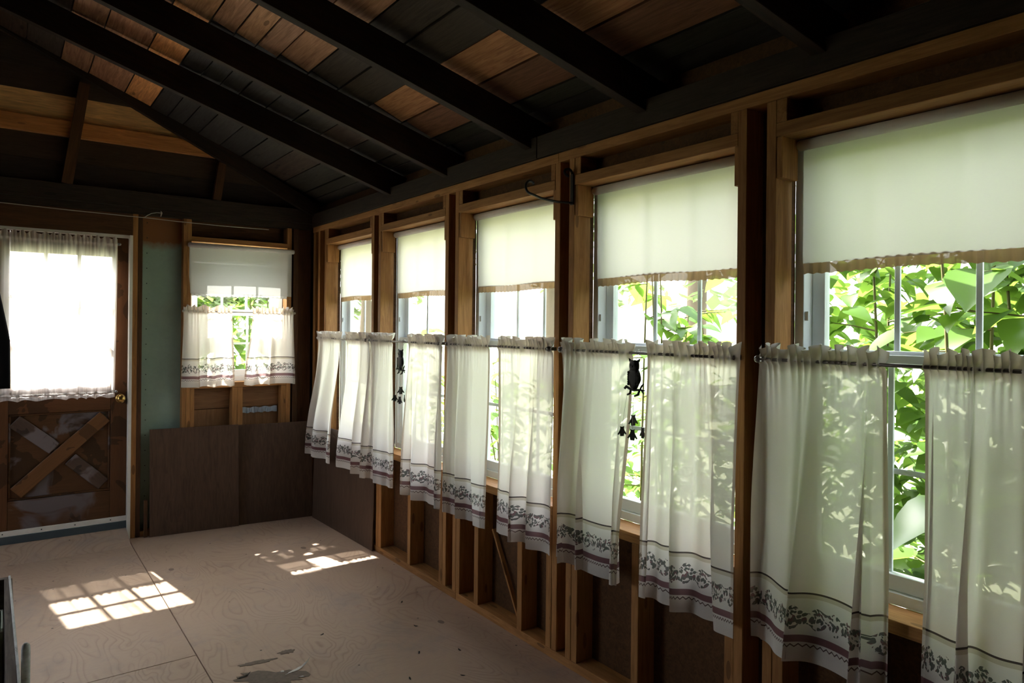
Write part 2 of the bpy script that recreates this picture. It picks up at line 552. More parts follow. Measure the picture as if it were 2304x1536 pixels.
# ------------------------------------------------------------------ window wall (right)
WL = [4.974, 4.055, 3.123, 2.203, 1.257]
WR = [4.188, 3.260, 2.331, 1.396, 0.470]
ZS, ZH = 0.66, 2.045
mb = MB()
mb.box((XO, YB, -0.14), (XO + 0.02, YO + 0.02, ZS - 0.039))
mb.box((XO, YB, ZH), (XO + 0.02, YO + 0.02, 2.40))
edges = [YO + 0.02] + [e for l, r in zip(WL, WR) for e in (l, r)] + [YB]
for i in range(0, len(edges), 2):
    mb.box((XO, edges[i + 1], ZS - 0.039), (XO + 0.02, edges[i], ZH))
wall_right = tag(mb.done('wall_right', 'sheathing', recenter=False), kind='structure')
W = wall_right
T = 0.038
box('bottom_plate', (XW, 3.12, 0.0), (XO, 5.25, T), 'pine', W)
box('bottom_plate', (XW, -1.6, 0.0), (XO, 3.117, T), 'pine', W)
box('top_plate', (XW, 2.31, 2.160), (XO, 5.25, 2.200), 'pine', W)
box('top_plate', (XW - 0.002, -1.6, 2.160), (XO, 2.307, 2.200), 'pine', W)
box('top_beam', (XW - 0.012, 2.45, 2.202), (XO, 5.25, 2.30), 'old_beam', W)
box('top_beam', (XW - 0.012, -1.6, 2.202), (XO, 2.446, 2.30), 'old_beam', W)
def stud(y0, y1, z0=T, z1=2.16, mat='pine', n='stud', x1=None):
    return box(n, (XW + random.uniform(0, 0.002), y0, z0), (x1 or XO, y1, z1), mat, W)
random.seed(3)
stud(5.10, 5.138)
stud(5.20, 5.24)
for i, (l, r) in enumerate(zip(WL, WR)):
    stud(l, l + 0.034)
    stud(r - 0.034, r)
    box('header', (XW, r + 0.0005, ZH), (XO, l - 0.0005, ZH + 0.042), 'pine', W)
    box('rough_sill', (XW + 0.001, r + 0.0005, ZS - 0.038), (XO + 0.0195, l - 0.0005, ZS), 'pine', W)
    # blocks for the roller brackets
    box('bracket_block', (XW + 0.004, l - 0.02, 1.915), (XO - 0.001, l - 0.0005, ZH - 0.0005), 'pine', W)
    box('bracket_block', (XW + 0.004, r + 0.0005, 1.915), (XO - 0.001, r + 0.016, ZH - 0.0005), 'pine', W)
    # short cripples above the header
    stud(l - 0.036, l - 0.0005, ZH + 0.043, 2.16, n='cripple_stud')
    stud(r + 0.0005, r + 0.030, ZH + 0.043, 2.16, n='cripple_stud')
    # cripples below the sill
    cr = [l - 0.038, r + 0.001] + [[4.58], [3.625], [2.91, 2.545], [1.82], [0.98, 0.70]][i]
    for c in cr:
        stud(c, c + 0.036, T, ZS - 0.039, n='cripple_stud')

# ------------------------------------------------------------------ end wall with door and small window
mb = MB()
DX0, DX1 = -0.115, 0.70           # door opening
FX0, FX1, FZ0, FZ1 = 1.077, 1.751, 1.025, 2.025
y0, y1 = YO, YO + 0.02
mb.box((XL - 0.1, y0, -0.14), (DX0, y1, 2.62))
mb.box((DX1, y0, -0.14), (FX0, y1, 2.62))
mb.box((FX0, y0, -0.14), (FX1, y1, FZ0))
mb.box((FX0, y0, FZ1), (FX1, y1, 2.62))
mb.box((FX1, y0, -0.14), (XO + 0.02, y1, 2.62))
mb.box((DX0, y0, 2.05), (DX1, y1, 2.62))
wall_far = tag(mb.done('wall_far', 'sheathing', recenter=False), kind='structure')
W = wall_far
def fs(x0, x1, z0=T, z1=2.18, mat='pine', n='stud', ya=YW, yb=YO):
    return box(n, (x0, ya, z0), (x1, yb, z1), mat, W)
fs(0.711, 0.742, 0.0)
fs(0.743, 0.770, 0.0, 2.18, 'pine_dark')
fs(1.024, 1.050)
fs(1.0505, 1.077, T, 2.18)
fs(FX1, FX1 + 0.034)
fs(1.80, 1.838, T, 2.18, 'pine_dark')
fs(1.8385, 1.944, T, 2.18, 'pine_dark', 'corner_board', YW + 0.02)
fs(DX0 - 0.05, DX0, 0.0)
fs(-0.9, -0.862)
fs(-1.5, -1.462)
box('bottom_plate', (0.771, YW, 0), (1.944, YO, T - 0.0005), 'pine', W)
box('bottom_plate', (XL, YW, 0), (DX0 - 0.051, YO, T - 0.0005), 'pine', W)
fs(FX0 + 0.0005, FX1 - 0.0005, FZ1, FZ1 + 0.035, 'pine', 'header')
fs(FX0 + 0.0005, FX1 - 0.0005, FZ0 - 0.038, FZ0, 'pine', 'rough_sill')
fs(1.0775, 1.104, T, FZ0 - 0.039, n='cripple_stud')
fs(1.360, 1.396, T, FZ0 - 0.039, n='cripple_stud')
fs(1.397, 1.434, T, FZ0 - 0.039, n='cripple_stud')
fs(1.716, 1.7505, T, FZ0 - 0.039, n='cripple_stud')
fs(DX0, 0.7105, 2.0335, 2.178, 'pine_dark', 'door_header')
box('top_plate', (XL, YW - 0.004, 2.181), (1.944, YO, 2.225), 'old_beam', W)
box('top_beam', (XL, YW - 0.02, 2.2255), (1.944, YO, 2.33), 'old_beam', W)
# plywood visible in the stud bays under the small window, in two courses
for (a, b) in ((1.1045, 1.3595), (1.4345, 1.7155)):
    box('backing_board', (a, YO - 0.012, 0.832), (b, YO - 0.0005, FZ0 - 0.04), 'ply_back', W)
    box('backing_board', (a, YO - 0.010, T), (b, YO - 0.0005, 0.828), 'ply_back', W)
gb = mesh('green_board', *(lambda m: (m.v, m.f))(MB().box((0.7705, YO - 0.03, 0.0), (1.0235, YO - 0.018, 2.18))), 'green_board', W)
# blue-grey plastic strip left in one bay
v, f = [], []
for i in range(25):
    x = 1.445 + 0.26 * i / 24
    d = 0.006 * math.sin(i * 1.9) + 0.004 * math.sin(i * 4.1)
    v += [(x, YO - 0.022 - d, 0.786 + 0.003 * math.sin(i * 1.3)), (x, YO - 0.020 + d * 0.5, 0.826 + 0.004 * math.sin(i * 0.9))]
for i in range(24):
    f.append((2 * i, 2 * i + 2, 2 * i + 3, 2 * i + 1))
plain('plastic_blue', (0.33, 0.40, 0.52), 0.3, 0, 0.5)
o = mesh('flashing_strip', v, f, 'plastic_blue', W)
m_ = o.modifiers.new('thick', 'SOLIDIFY')
m_.thickness = 0.002

# gable boards above the plate
ROOF0, SL = 2.43, 0.41
def roofz(x):
    return ROOF0 + SL * (1.947 - abs(x + 0.05) + 0.0 - 0.05 if x < -0.05 else 1.947 - x)
zs = [2.33, 2.48, 2.638, 2.738, 2.903, 3.05, 3.30]
GB = 1.75
cols = [(0.028, 0.022, 0.022), (0.039, 0.028, 0.022), (0.400, 0.200, 0.080), (0.620, 0.400, 0.200), (0.041, 0.030, 0.025), (0.033, 0.025, 0.022)]
for k in range(6):
    z0, z1 = zs[k] + 0.001, zs[k + 1] - 0.001
    xa = min(1.947, 1.947 - (z0 - ROOF0 - 0.0) / SL)
    xb = min(1.947, 1.947 - (z1 - ROOF0 - 0.0) / SL)
    poly = [(-0.1 - xa, z0), (xa, z0), (max(xb, -0.05), z1), (-0.1 - max(xb, -0.05), z1)]
    yf = YW + 0.045 - (0.03 if k == 2 else 0.0)
    o = MB().prism(poly, 'y', yf, YO + 0.02).done('gable_board', 'gable_plank', W)
    o.color = (*[min(1, c * GB) for c in cols[k]], 1)
beam('gable_post', (0.425, YW + 0.005, 2.99), (0.333, YW + 0.005, 2.33), 0.062, 0.045, 'pine_dark', W, (0, 1, 0))
beam('gable_post', (1.275, YW + 0.005, 2.60), (1.238, YW + 0.005, 2.33), 0.055, 0.045, 'pine_dark', W, (0, 1, 0))

# ------------------------------------------------------------------ roof
mb = MB()
RX = -0.05
zr = ROOF0 + SL * (1.947 - RX)
th = 0.03
mb.prism([(2.25, ROOF0 - SL * 0.303 + 0.022), (RX, zr + 0.022), (RX, zr + 0.07), (2.25, ROOF0 - SL * 0.303 + 0.07)], 'y', YB - 0.2, YO + 0.25)
mb.prism([(RX, zr + 0.022), (-2.45, zr - SL * 2.40 + 0.022), (-2.45, zr - SL * 2.40 + 0.07), (RX, zr + 0.07)], 'y', YB - 0.2, YO + 0.25)
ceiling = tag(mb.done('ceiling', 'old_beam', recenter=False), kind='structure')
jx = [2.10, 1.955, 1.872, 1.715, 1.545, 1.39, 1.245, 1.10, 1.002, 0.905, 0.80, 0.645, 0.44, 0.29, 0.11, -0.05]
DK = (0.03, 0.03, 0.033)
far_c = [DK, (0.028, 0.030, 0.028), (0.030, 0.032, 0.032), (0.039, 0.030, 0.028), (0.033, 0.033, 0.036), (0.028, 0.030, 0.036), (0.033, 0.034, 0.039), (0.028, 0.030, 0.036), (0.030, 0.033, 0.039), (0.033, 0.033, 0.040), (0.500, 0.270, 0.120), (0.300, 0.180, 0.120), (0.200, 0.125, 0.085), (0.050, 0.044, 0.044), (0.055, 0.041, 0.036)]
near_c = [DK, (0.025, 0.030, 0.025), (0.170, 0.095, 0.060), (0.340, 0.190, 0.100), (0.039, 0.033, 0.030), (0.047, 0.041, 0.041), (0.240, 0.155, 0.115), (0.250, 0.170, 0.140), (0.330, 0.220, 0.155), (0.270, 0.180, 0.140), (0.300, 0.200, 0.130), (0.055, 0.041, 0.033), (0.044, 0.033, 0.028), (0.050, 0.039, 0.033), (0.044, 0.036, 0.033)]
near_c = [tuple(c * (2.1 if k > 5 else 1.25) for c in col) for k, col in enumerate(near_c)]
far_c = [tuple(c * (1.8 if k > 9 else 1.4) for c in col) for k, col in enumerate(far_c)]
RD = Vector((-2.614, 0.685, SL * 2.614)).normalized()
upr = Vector((SL, 0, 1)).normalized()
random.seed(8)
def roof_board(xa, xb, ya, yb, col, side=1):
    xm = (xa + xb) / 2
    w = abs(xa - xb) / math.cos(math.atan(SL)) - 0.007
    z = ROOF0 + SL * (1.947 - xm)
    xx = xm if side > 0 else -0.1 - xm
    dz = random.uniform(-0.005, 0.004)
    u = Vector((SL * side, 0, 1)).normalized()
    c = Vector((xx, 0, z)) + u * (0.0105 + dz)
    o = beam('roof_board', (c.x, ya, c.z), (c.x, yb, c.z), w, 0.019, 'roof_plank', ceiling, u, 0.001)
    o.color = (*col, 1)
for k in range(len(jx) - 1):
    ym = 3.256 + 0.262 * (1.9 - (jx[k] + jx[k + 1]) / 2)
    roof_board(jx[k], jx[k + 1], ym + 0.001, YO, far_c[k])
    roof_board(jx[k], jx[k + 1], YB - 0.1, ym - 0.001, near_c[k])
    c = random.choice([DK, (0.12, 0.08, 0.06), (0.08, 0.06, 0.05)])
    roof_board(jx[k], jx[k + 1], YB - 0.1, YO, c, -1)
def rafter(yend, n='rafter'):
    dep = 0.145
    # underside passes z = 2.27 at x = 1.9
    b0 = Vector((1.99, yend - 0.09 * 0.262, 2.27 - SL * 0.09))
    k = (1.99 - RX) / 2.614
    b1 = Vector((RX, b0.y + 0.685 * k, b0.z + SL * (1.99 - RX)))
    o = upr * (dep / 2)
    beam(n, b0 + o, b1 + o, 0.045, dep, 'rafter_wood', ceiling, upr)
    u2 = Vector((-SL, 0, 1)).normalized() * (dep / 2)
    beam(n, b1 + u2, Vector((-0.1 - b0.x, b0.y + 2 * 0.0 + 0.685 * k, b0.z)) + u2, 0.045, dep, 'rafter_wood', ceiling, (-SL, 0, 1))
for ye in (3.932, 3.256, 2.52, 1.823, 1.12, 0.42, -0.3, -1.0):
    rafter(ye)
# rafter against the gable, a little steeper than the others
g0, g1 = Vector((1.947, YW - 0.03, 2.277)), Vector((RX, YW - 0.03, 2.277 + 0.484 * 1.997))
gu = Vector((0.484, 0, 1)).normalized()
beam('gable_rafter', g0 + gu * 0.05, g1 + gu * 0.05, 0.045, 0.10, 'rafter_wood', ceiling, gu)
g2 = Vector((-2.05, YW - 0.03, 2.277))
beam('gable_rafter', g1 + Vector((0, 0, 0.05)), g2 + Vector((0, 0, 0.05)), 0.045, 0.10, 'rafter_wood', ceiling, (-0.484, 0, 1))
box('ridge_board', (RX - 0.02, YB, zr - 0.19), (RX + 0.02, YW - 0.06, zr), 'rafter_wood', ceiling)

# ------------------------------------------------------------------ walls the photograph does not show
mb = MB()
LWN = [(3.6, 4.8)]  # opening for an unseen window, added to light floor and green board
mb.box((XL - 0.1, YB, -0.14), (XL, YO, 0.85)).box((XL - 0.1, YB, 2.1), (XL, YO, 2.45))
ys = [YB] + [e for w in LWN for e in w] + [YO]
for i in range(0, len(ys), 2):
    mb.box((XL - 0.1, ys[i], 0.85), (XL, ys[i + 1], 2.1))
wall_left = tag(mb.done('wall_left', 'pine_dark', recenter=False), kind='structure')
mb = MB()
mb.box((XL - 0.1, YB - 0.1, -0.14), (XO + 0.02, YB, 3.3))
wall_back = tag(mb.done('wall_back', 'pine_dark', recenter=False), kind='structure')

# ------------------------------------------------------------------ window units
def window(idx, a0, a1, d0, z0, z1, P, clip=True):
    """a0<a1 along the wall, d0 inner face depth, P maps (along, depth, z)"""
    E_ = empty('window_%d' % idx, P((a0 + a1) / 2, d0, z0), kind='structure')
    def b(n, A, B, par=E_, mat='vinyl', bev=0.0015):
        return box(n, P(*A), P(*B), mat, par, bev)
    j = 0.032
    d1 = d0 + 0.085
    b('frame_jamb', (a0, d0, z0), (a0 + j, d1, z1))
    b('frame_jamb', (a1 - j, d0, z0), (a1, d1, z1))
    b('frame_head', (a0 + j + 0.0003, d0, z1 - j), (a1 - j - 0.0003, d1, z1))
    b('frame_sill', (a0 + j + 0.0003, d0, z0), (a1 - j - 0.0003, d1, z0 + 0.035))
    zm = z0 + 0.692 if idx < 6 else z0 + 0.50
    for (sa, sb, dd, nm) in ((z0 + 0.036, zm + 0.02, d0 + 0.014, 'lower_sash'), (zm - 0.015, z1 - j - 0.001, d0 + 0.048, 'upper_sash')):
        w = 0.042
        s0, s1 = a0 + j + 0.001, a1 - j - 0.001
        S = b(nm, (s0, dd, sa), (s1, dd + 0.03, sa + 0.046))           # bottom rail carries the sash
        # children of a sash are kept in world space as well
        def c(n, A, B, mat='vinyl', bev=0.001):
            o = box(n, P(*A), P(*B), mat, None, bev)
            o.parent = S
            o.matrix_parent_inverse = S.matrix_basis.inverted()
            return o
        c('stile', (s0, dd, sa + 0.0463), (s0 + w, dd + 0.03, sb - 0.0303))
        c('stile', (s1 - w, dd, sa + 0.0463), (s1, dd + 0.03, sb - 0.0303))
        c('top_rail', (s0, dd, sb - 0.03), (s1, dd + 0.03, sb))
        c('pane', (s0 + w - 0.002, dd + 0.013, sa + 0.044), (s1 - w + 0.002, dd + 0.017, sb - 0.028), 'glass', 0)
        for k in (1, 2):
            m = s0 + w + (s1 - s0 - 2 * w) * k / 3
            c('muntin', (m - 0.008, dd + 0.0175, sa + 0.0463), (m + 0.008, dd + 0.026, sb - 0.0303))
        hz = (sa + sb) / 2
        c('muntin', (s0 + w, dd + 0.0265, hz - 0.008), (s1 - w, dd + 0.0285, hz + 0.008))
    b('sash_clip', (a1 - j - 0.012, d0 + 0.006, zm + 0.12), (a1 - j - 0.0003, d0 + 0.012, zm + 0.15))
    return E_
PR = lambda a, d, z: (d, a, z)
PF = lambda a, d, z: (a, d, z)
for i, (l, r) in enumerate(zip(WL, WR)):
    window(i + 1, r - 0.001, l + 0.001, XO + 0.0205, ZS - 0.001, ZH + 0.001, PR)
window(6, FX0 - 0.001, FX1 + 0.001, YO + 0.0205, FZ0 - 0.001, FZ1 + 0.001, PF)
window(7, 3.6, 4.8, 2.005, 0.85, 2.10, lambda a, d, z: (-d, a, z))  # added window on the unseen left wall, lets in fill daylight

# ------------------------------------------------------------------ door
DY = 5.305                        # room face of the door
D = empty('door_1', ((DX0 + DX1) / 2, DY, 0.0), kind='structure')
def db(n, x0, x1, z0, z1, mat='door_wood', ya=0.0, yb=0.04, bev=0.002):
    return box(n, (x0, DY + ya, z0), (x1, DY + yb, z1), mat, D, bev)
db('stile', DX0 + 0.02, 0.043, 0.125, 2.015)
db('stile', 0.597, 0.692, 0.125, 2.015)
db('top_rail', 0.0435, 0.5965, 1.885, 2.015)
db('middle_rail', 0.0435, 0.5965, 0.868, 1.04)
db('back_skin', DX0 + 0.02, 0.692, 0.125, 1.04, 'door_wood', 0.0405, 0.044, 0)
db('bottom_rail', 0.0435, 0.5965, 0.125, 0.330, 'door_patchy')
db('lower_panel', 0.0435, 0.5965, 0.331, 0.867, 'door_patchy', 0.018, 0.032)
# crossed braces
def brace(p, q, w, mat, y):
    beam('cross_brace', (p[0], DY + y, p[1]), (q[0], DY + y, q[1]), w, 0.018, mat, D, (0, 1, 0), 0.004)
brace((0.085, 0.375), (0.565, 0.825), 0.085, 'door_brace_orange', 0.008)
brace((0.075, 0.825), (0.285, 0.638), 0.085, 'door_brace_grey', 0.010)
brace((0.372, 0.560), (0.560, 0.375), 0.085, 'door_brace_grey', 0.010)
for (x0, x1, z0, z1) in ((0.044, 0.056, 0.345, 0.855), (0.584, 0.596, 0.345, 0.855), (0.044, 0.596, 0.331, 0.344), (0.044, 0.596, 0.856, 0.867)):
    db('panel_moulding', x0, x1, z0, z1, 'door_patchy', 0.006, 0.0175, 0.003)
xs = [0.0435, 0.2295, 0.4105, 0.5965]
zz_ = [1.0405, 1.322, 1.603, 1.8845]
for x in xs[1:3]:
    db('muntin', x - 0.011, x + 0.011, zz_[0], zz_[3], 'door_wood', 0.006, 0.034)
for i in range(3):
    for z in zz_[1:3]:
        db('muntin', xs[i] + (0.0115 if i else 0), xs[i + 1] - (0.0115 if i < 2 else 0), z - 0.011, z + 0.011, 'door_wood', 0.007, 0.033)
    for k in range(3):
        db('pane', xs[i], xs[i + 1], zz_[k], zz_[k + 1], 'glass', 0.019, 0.022, 0)
db('weather_strip', DX0 + 0.02, 0.692, 0.118, 0.150, 'white_paint', -0.012, -0.0005)
for x in (0.02, 0.22, 0.40, 0.60):
    MB().ball((x, DY - 0.012, 0.134), (0.004, 0.002, 0.004), 8, 5).done('nail', 'iron', D)
kn = MB().tube([(0.652, DY - 0.0005, 0.94), (0.652, DY - 0.03, 0.94)], [0.011, 0.009], 14).ball((0.652, DY - 0.045, 0.94), (0.027, 0.019, 0.027), 16, 10)
kn.tube([(0.652, DY - 0.0005, 0.94), (0.652, DY - 0.008, 0.94)], [0.031, 0.028], 18)
kn.done('door_knob', 'brass', D, True)
MB().box((0.684, DY - 0.002, 0.90), (0.691, DY + 0.001, 0.985)).done('latch_plate', 'iron', D)
T1 = tag(MB().box((0.6925, YW - 0.012, 0.0), (0.7105, YO, 2.033)).done('trim_1', 'white_paint'), kind='structure')
T2 = tag(MB().box((DX0 + 0.001, YW + 0.004, 2.016), (0.692, YO, 2.033)).done('trim_2', 'white_paint'), kind='structure')
T3 = tag(MB().prism([(DY - 0.020, 0.070), (YO + 0.02, 0.070), (YO + 0.02, 0.117), (DY - 0.013, 0.117)], 'x', DX0, 0.6922).done('trim_3', 'grey_threshold'), kind='structure')
T4 = tag(MB().prism([(5.06, 0.0005), (YO + 0.02, 0.0005), (YO + 0.02, 0.0695), (DY - 0.015, 0.0695)], 'x', DX0, 0.6922).done('trim_4', 'floor_ply'), kind='structure')

# ------------------------------------------------------------------ curtains, rods, blinds
def curtain(name, label, cat, group, P, t0, t1, b0, b1, ztop, zrod, zbot, plane, seed, folds=4, amp=0.03, mat='curtain_cloth', fabw=0.62, nv=46, out=0.0, bottom_rod=None):
    rnd = random.Random(seed)
    nu = 150
    ph = [rnd.uniform(0, 2 * PI) for _ in range(6)]
    H = ztop - zbot
    zl = [ztop - H * (j / nv) for j in range(nv + 1)]
    zl += [zrod + 0.008, zrod - 0.008, zrod, zrod + 0.018]
    if bottom_rod: zl += [bottom_rod, bottom_rod + 0.01, bottom_rod - 0.01]
    zl = sorted(set(round(z, 5) for z in zl), reverse=True)
    v, uv, hem = [], [], []
    nsm = max(7, int(fabw / 0.040))
    for z in zl:
        t = (ztop - z) / H
        tb = max(0.0, (zrod - z) / (zrod - zbot))
        sm = tb * tb * (3 - 2 * tb)
        pin = math.exp(-((z - zrod) / 0.010) ** 2)
        if bottom_rod: pin = max(pin, math.exp(-((z - bottom_rod) / 0.010) ** 2))
        for i in range(nu + 1):
            u = i / nu
            a = (t0 + (t1 - t0) * u) * (1 - sm) + (b0 + (b1 - b0) * u) * sm
            pb = 2 * PI * folds * (u + 0.07 * math.sin(2 * PI * u + ph[0]) + 0.04 * math.sin(4 * PI * u + ph[1]) + 0.03 * math.sin(3 * tb + ph[2])) + ph[3]
            ps = 2 * PI * nsm * (u + 0.022 * math.sin(9 * u + ph[4]) + 0.012 * math.sin(23 * u + ph[2])) + ph[5]
            fold = math.tanh(1.5 * math.cos(pb)) * (0.75 + 0.25 * math.sin(5 * u + ph[1])) + 0.25 * math.cos(2 * pb + ph[2])
            big = amp * (0.22 + 0.78 * min(1, tb * 1.6)) if z < zrod else amp * 0.25
            small = 0.006 * math.exp(-max(0.0, zrod - z) / 0.055)
            if z > zrod: small = 0.005 + 0.015 * (z - zrod) / max(1e-4, ztop - zrod)
            d = big * fold + small * math.cos(ps)
            d *= (1 - 0.75 * pin)
            d += (0.0095 + 0.0025 * math.cos(ps)) * pin + out * sm
            lat = amp * 0.75 * tb * math.sin(pb) * (1 if 0.06 < u < 0.94 else 0.2)
            lat += 0.003 * math.sin(ps) * math.exp(-abs(z - zrod) / 0.03)
            zz = z
            if z > zrod: zz = z + (z - zrod) / (ztop - zrod) * 0.010 * math.sin(ps * 0.5 + ph[1] + 3 * math.sin(7 * u))
            if tb > 0: zz += 0.006 * tb * math.cos(pb + 0.5)
            v.append(P(a + lat, plane - d, zz))
            uv.append((u * fabw, z - zbot))
            h = 0.0
            if u * fabw < 0.014 or (1 - u) * fabw < 0.014: h = 1.0
            if z > zrod - 0.020: h = max(h, 0.85)
            if z - zbot < 0.045 and mat == 'curtain_cloth': h = max(h, 0.6)
            hem.append(h)
    n = nu + 1
    f = [(j * n + i, j * n + i + 1, (j + 1) * n + i + 1, (j + 1) * n + i) for j in range(len(zl) - 1) for i in range(nu)]
    o = mesh(name, v, f, mat, None, True, uv, hem)
    return tag(o, label, cat, group)

def rod(label, P, a0, a1, z, plane, r=0.005, group='curtain rods', mat='rod_metal', back=None):
    E_ = empty('curtain_rod', P((a0 + a1) / 2, plane, z - r), label=label, cat='curtain rod', group=group)
    MB().tube([P(a0, plane, z), P(a1, plane, z)], r, 10).done('pole', mat, E_, True)
    for a in (a0, a1):
        MB().ball(P(a, plane, z), r * 2.2, 10, 7).done('finial', mat, E_, True)
        s_ = 1 if a == min(a0, a1) else -1
        x0, x1 = sorted((a + s_ * 0.006, a + s_ * 0.016))
        box('bracket', P(x0, plane - 0.004, z - 0.008), P(x1, back, z + 0.008), 'steel', E_, 0.001)
    return E_
CP = 1.900
pl = [('1L', 4.995, 4.56, 5.13, 4.62), ('1R', 4.47, 4.115, 4.585, 4.09), ('2L', 4.076, 3.785, 4.075, 3.72), ('2R', 3.56, 3.195, 3.545, 3.15),
      ('3L', 3.141, 2.752, 3.11, 2.712), ('3R', 2.679, 2.278, 2.665, 2.258), ('4L', 2.226, 1.815, 2.236, 1.835), ('4R', 1.73, 1.342, 1.712, 1.310),
      ('5L', 1.283, 0.898, 1.300, 0.885), ('5R', 0.797, 0.505, 0.800, 0.490)]
lab = {'1L': 'cream cafe curtain panel nearest the dark room corner, left half of farthest window', '1R': 'cream cafe curtain panel on right half of farthest window in the row',
       '2L': 'narrow cream cafe curtain panel left of the smaller-looking distant owl chime', '2R': 'cream cafe curtain panel right of the smaller-looking distant owl chime',
       '3L': 'cream cafe curtain panel on left half of the middle window', '3R': 'cream cafe curtain panel on right half of the middle window under iron hook',
       '4L': 'cream cafe curtain panel left of the larger near owl chime', '4R': 'cream cafe curtain panel right of the larger near owl chime',
       '5L': 'largest cream cafe curtain panel, left half of nearest window with greenery behind', '5R': 'cream cafe curtain panel cut by right photo edge at nearest window'}
for k, (nm, ta, tb_, ba, bb) in enumerate(pl):
    curtain('cafe_curtain', lab[nm], 'curtain', 'cafe curtains on the window wall', PR, ta, tb_, ba, bb, 1.392, 1.350, 0.482, CP, 20 + k, folds=[2.4, 2.2, 1.8, 2.2, 2.4, 2.2, 2.7, 2.0, 2.2, 2.0][k], amp=[0.034, 0.034, 0.038, 0.036, 0.036, 0.036, 0.044, 0.042, 0.052, 0.046][k], out=0.034, fabw=0.66)
wn_ = ['farthest window in the row', 'second window from the corner', 'middle window in the row', 'second nearest window', 'nearest window at right edge']
for i, (l, r) in enumerate(zip(WL, WR)):
    rod('thin metal curtain rod across the ' + wn_[i], PR, r - 0.028, l + 0.024, 1.350, CP - 0.002, 0.0055, 'curtain rods on the window wall', back=XW - 0.0005)

def blind(name, label, group, P, a0, a1, ztop, zbot, plane, front, mat, trim, seed, sgn=1):
    rnd = random.Random(seed)
    E_ = empty(name, P((a0 + a1) / 2, plane, zbot), label=label, cat='roller blind', group=group)
    rr = 0.017
    MB().tube([P(a0 - 0.006, plane, ztop), P(a1 + 0.006, plane, ztop)], rr, 18).done('roller', 'roller_tube', E_, True)
    for a, s_ in ((a0, -1), (a1, 1)):
        MB().tube([P(a + s_ * 0.0065, plane, ztop), P(a + s_ * 0.0115, plane, ztop)], rr * 0.8, 12).done('end_cap', 'roller_tube', E_, True)
    nu, nv = 60, 30
    zb = zbot + (0.030 if trim else 0.0)
    v, uv, hem = [], [], []
    p1, p2 = rnd.uniform(0, 6), rnd.uniform(0, 6)
    def off(u, t):
        w = 0.0015 * math.sin(u * 30 + p1) * math.exp(-t * 2.5) + 0.0012 * math.sin(u * 47 + p2) * math.exp(-t * 3)
        e = 0.006 * (math.exp(-u * 18) + math.exp(-(1 - u) * 18)) * t
        return w + e + 0.003 * math.sin(u * 7 + p2) * t
    for j in range(nv + 1):
        t = j / nv
        z = ztop + (zb - ztop) * t
        for i in range(nu + 1):
            u = i / nu
            v.append(P(a0 + (a1 - a0) * u, plane + front * rr + front * off(u, t), z))
            uv.append((u * (a1 - a0), z - zb))
            hem.append(0.0)
    f = [(j * (nu + 1) + i, j * (nu + 1) + i + 1, (j + 1) * (nu + 1) + i + 1, (j + 1) * (nu + 1) + i) for j in range(nv) for i in range(nu)]
    mesh('shade_fabric', v, f, mat, E_, True, uv, hem)
    # gathered trim along the bottom edge
    tn, v, f, uv, hem = 160, [], [], [], []
    hgt = 0.034 if trim else 0.020
    for i in range(tn + 1):
        u = i / tn
        g = 0.0022 * math.sin(u * 150 + p1) + 0.001 * math.sin(u * 310)
        base = plane + front * rr + front * off(u, 1.0)
        aa = a0 + (a1 - a0) * u
        up_ = zb + 0.004 + 0.003 * math.sin(u * 9 + p1) + 0.0015 * math.sin(u * 150)
        for q in range(4):
            zz = up_ - hgt * q / 3
            v.append(P(aa, base + front * (0.003 + abs(math.sin(q * PI / 3)) * 0.002) + g * (0.4 + 0.3 * q), zz))
            uv.append((u, zz))
            hem.append(0.0)
    for i in range(tn):
        for q in range(3):
            b_ = i * 4 + q
            f.append((b_, b_ + 4, b_ + 5, b_ + 1))
    mesh('hem_trim', v, f, 'lace_trim' if trim else mat, E_, True, uv, hem)
    return E_
for i, (l, r) in enumerate(zip(WL, WR)):
    blind('roller_blind', 'cream roller blind with tan gathered trim in the ' + wn_[i], 'roller blinds on the window wall', PR, r + 0.030, l - 0.032, 2.026, 1.622, XO + 0.000, 0.55, 'blind_cloth', True, 60 + i)
blind('roller_blind', 'grey-white roller blind on the small end wall window beside the green board', 'end wall roller blind', PF, 1.062, 1.785, 1.998, 1.658, YW - 0.020, 1, 'blind_cloth_grey', False, 71)

# end-wall window curtains
curtain('cafe_curtain', 'short cream cafe curtain panel, left half of end wall window', 'curtain', 'cafe curtains on the end wall', PF, 1.024, 1.348, 1.008, 1.372, 1.570, 1.533, 1.000, YW - 0.030, 41, 2.6, 0.016, fabw=0.5)
curtain('cafe_curtain', 'short cream cafe curtain panel, right half of end wall window', 'curtain', 'cafe curtains on the end wall', PF, 1.490, 1.795, 1.432, 1.812, 1.570, 1.533, 1.000, YW - 0.030, 42, 2.4, 0.016, fabw=0.5)
rod('thin curtain rod across the small end wall window', PF, 1.022, 1.800, 1.533, YW - 0.031, 0.0045, 'end wall rods', 'wire_white', back=YW - 0.0005)
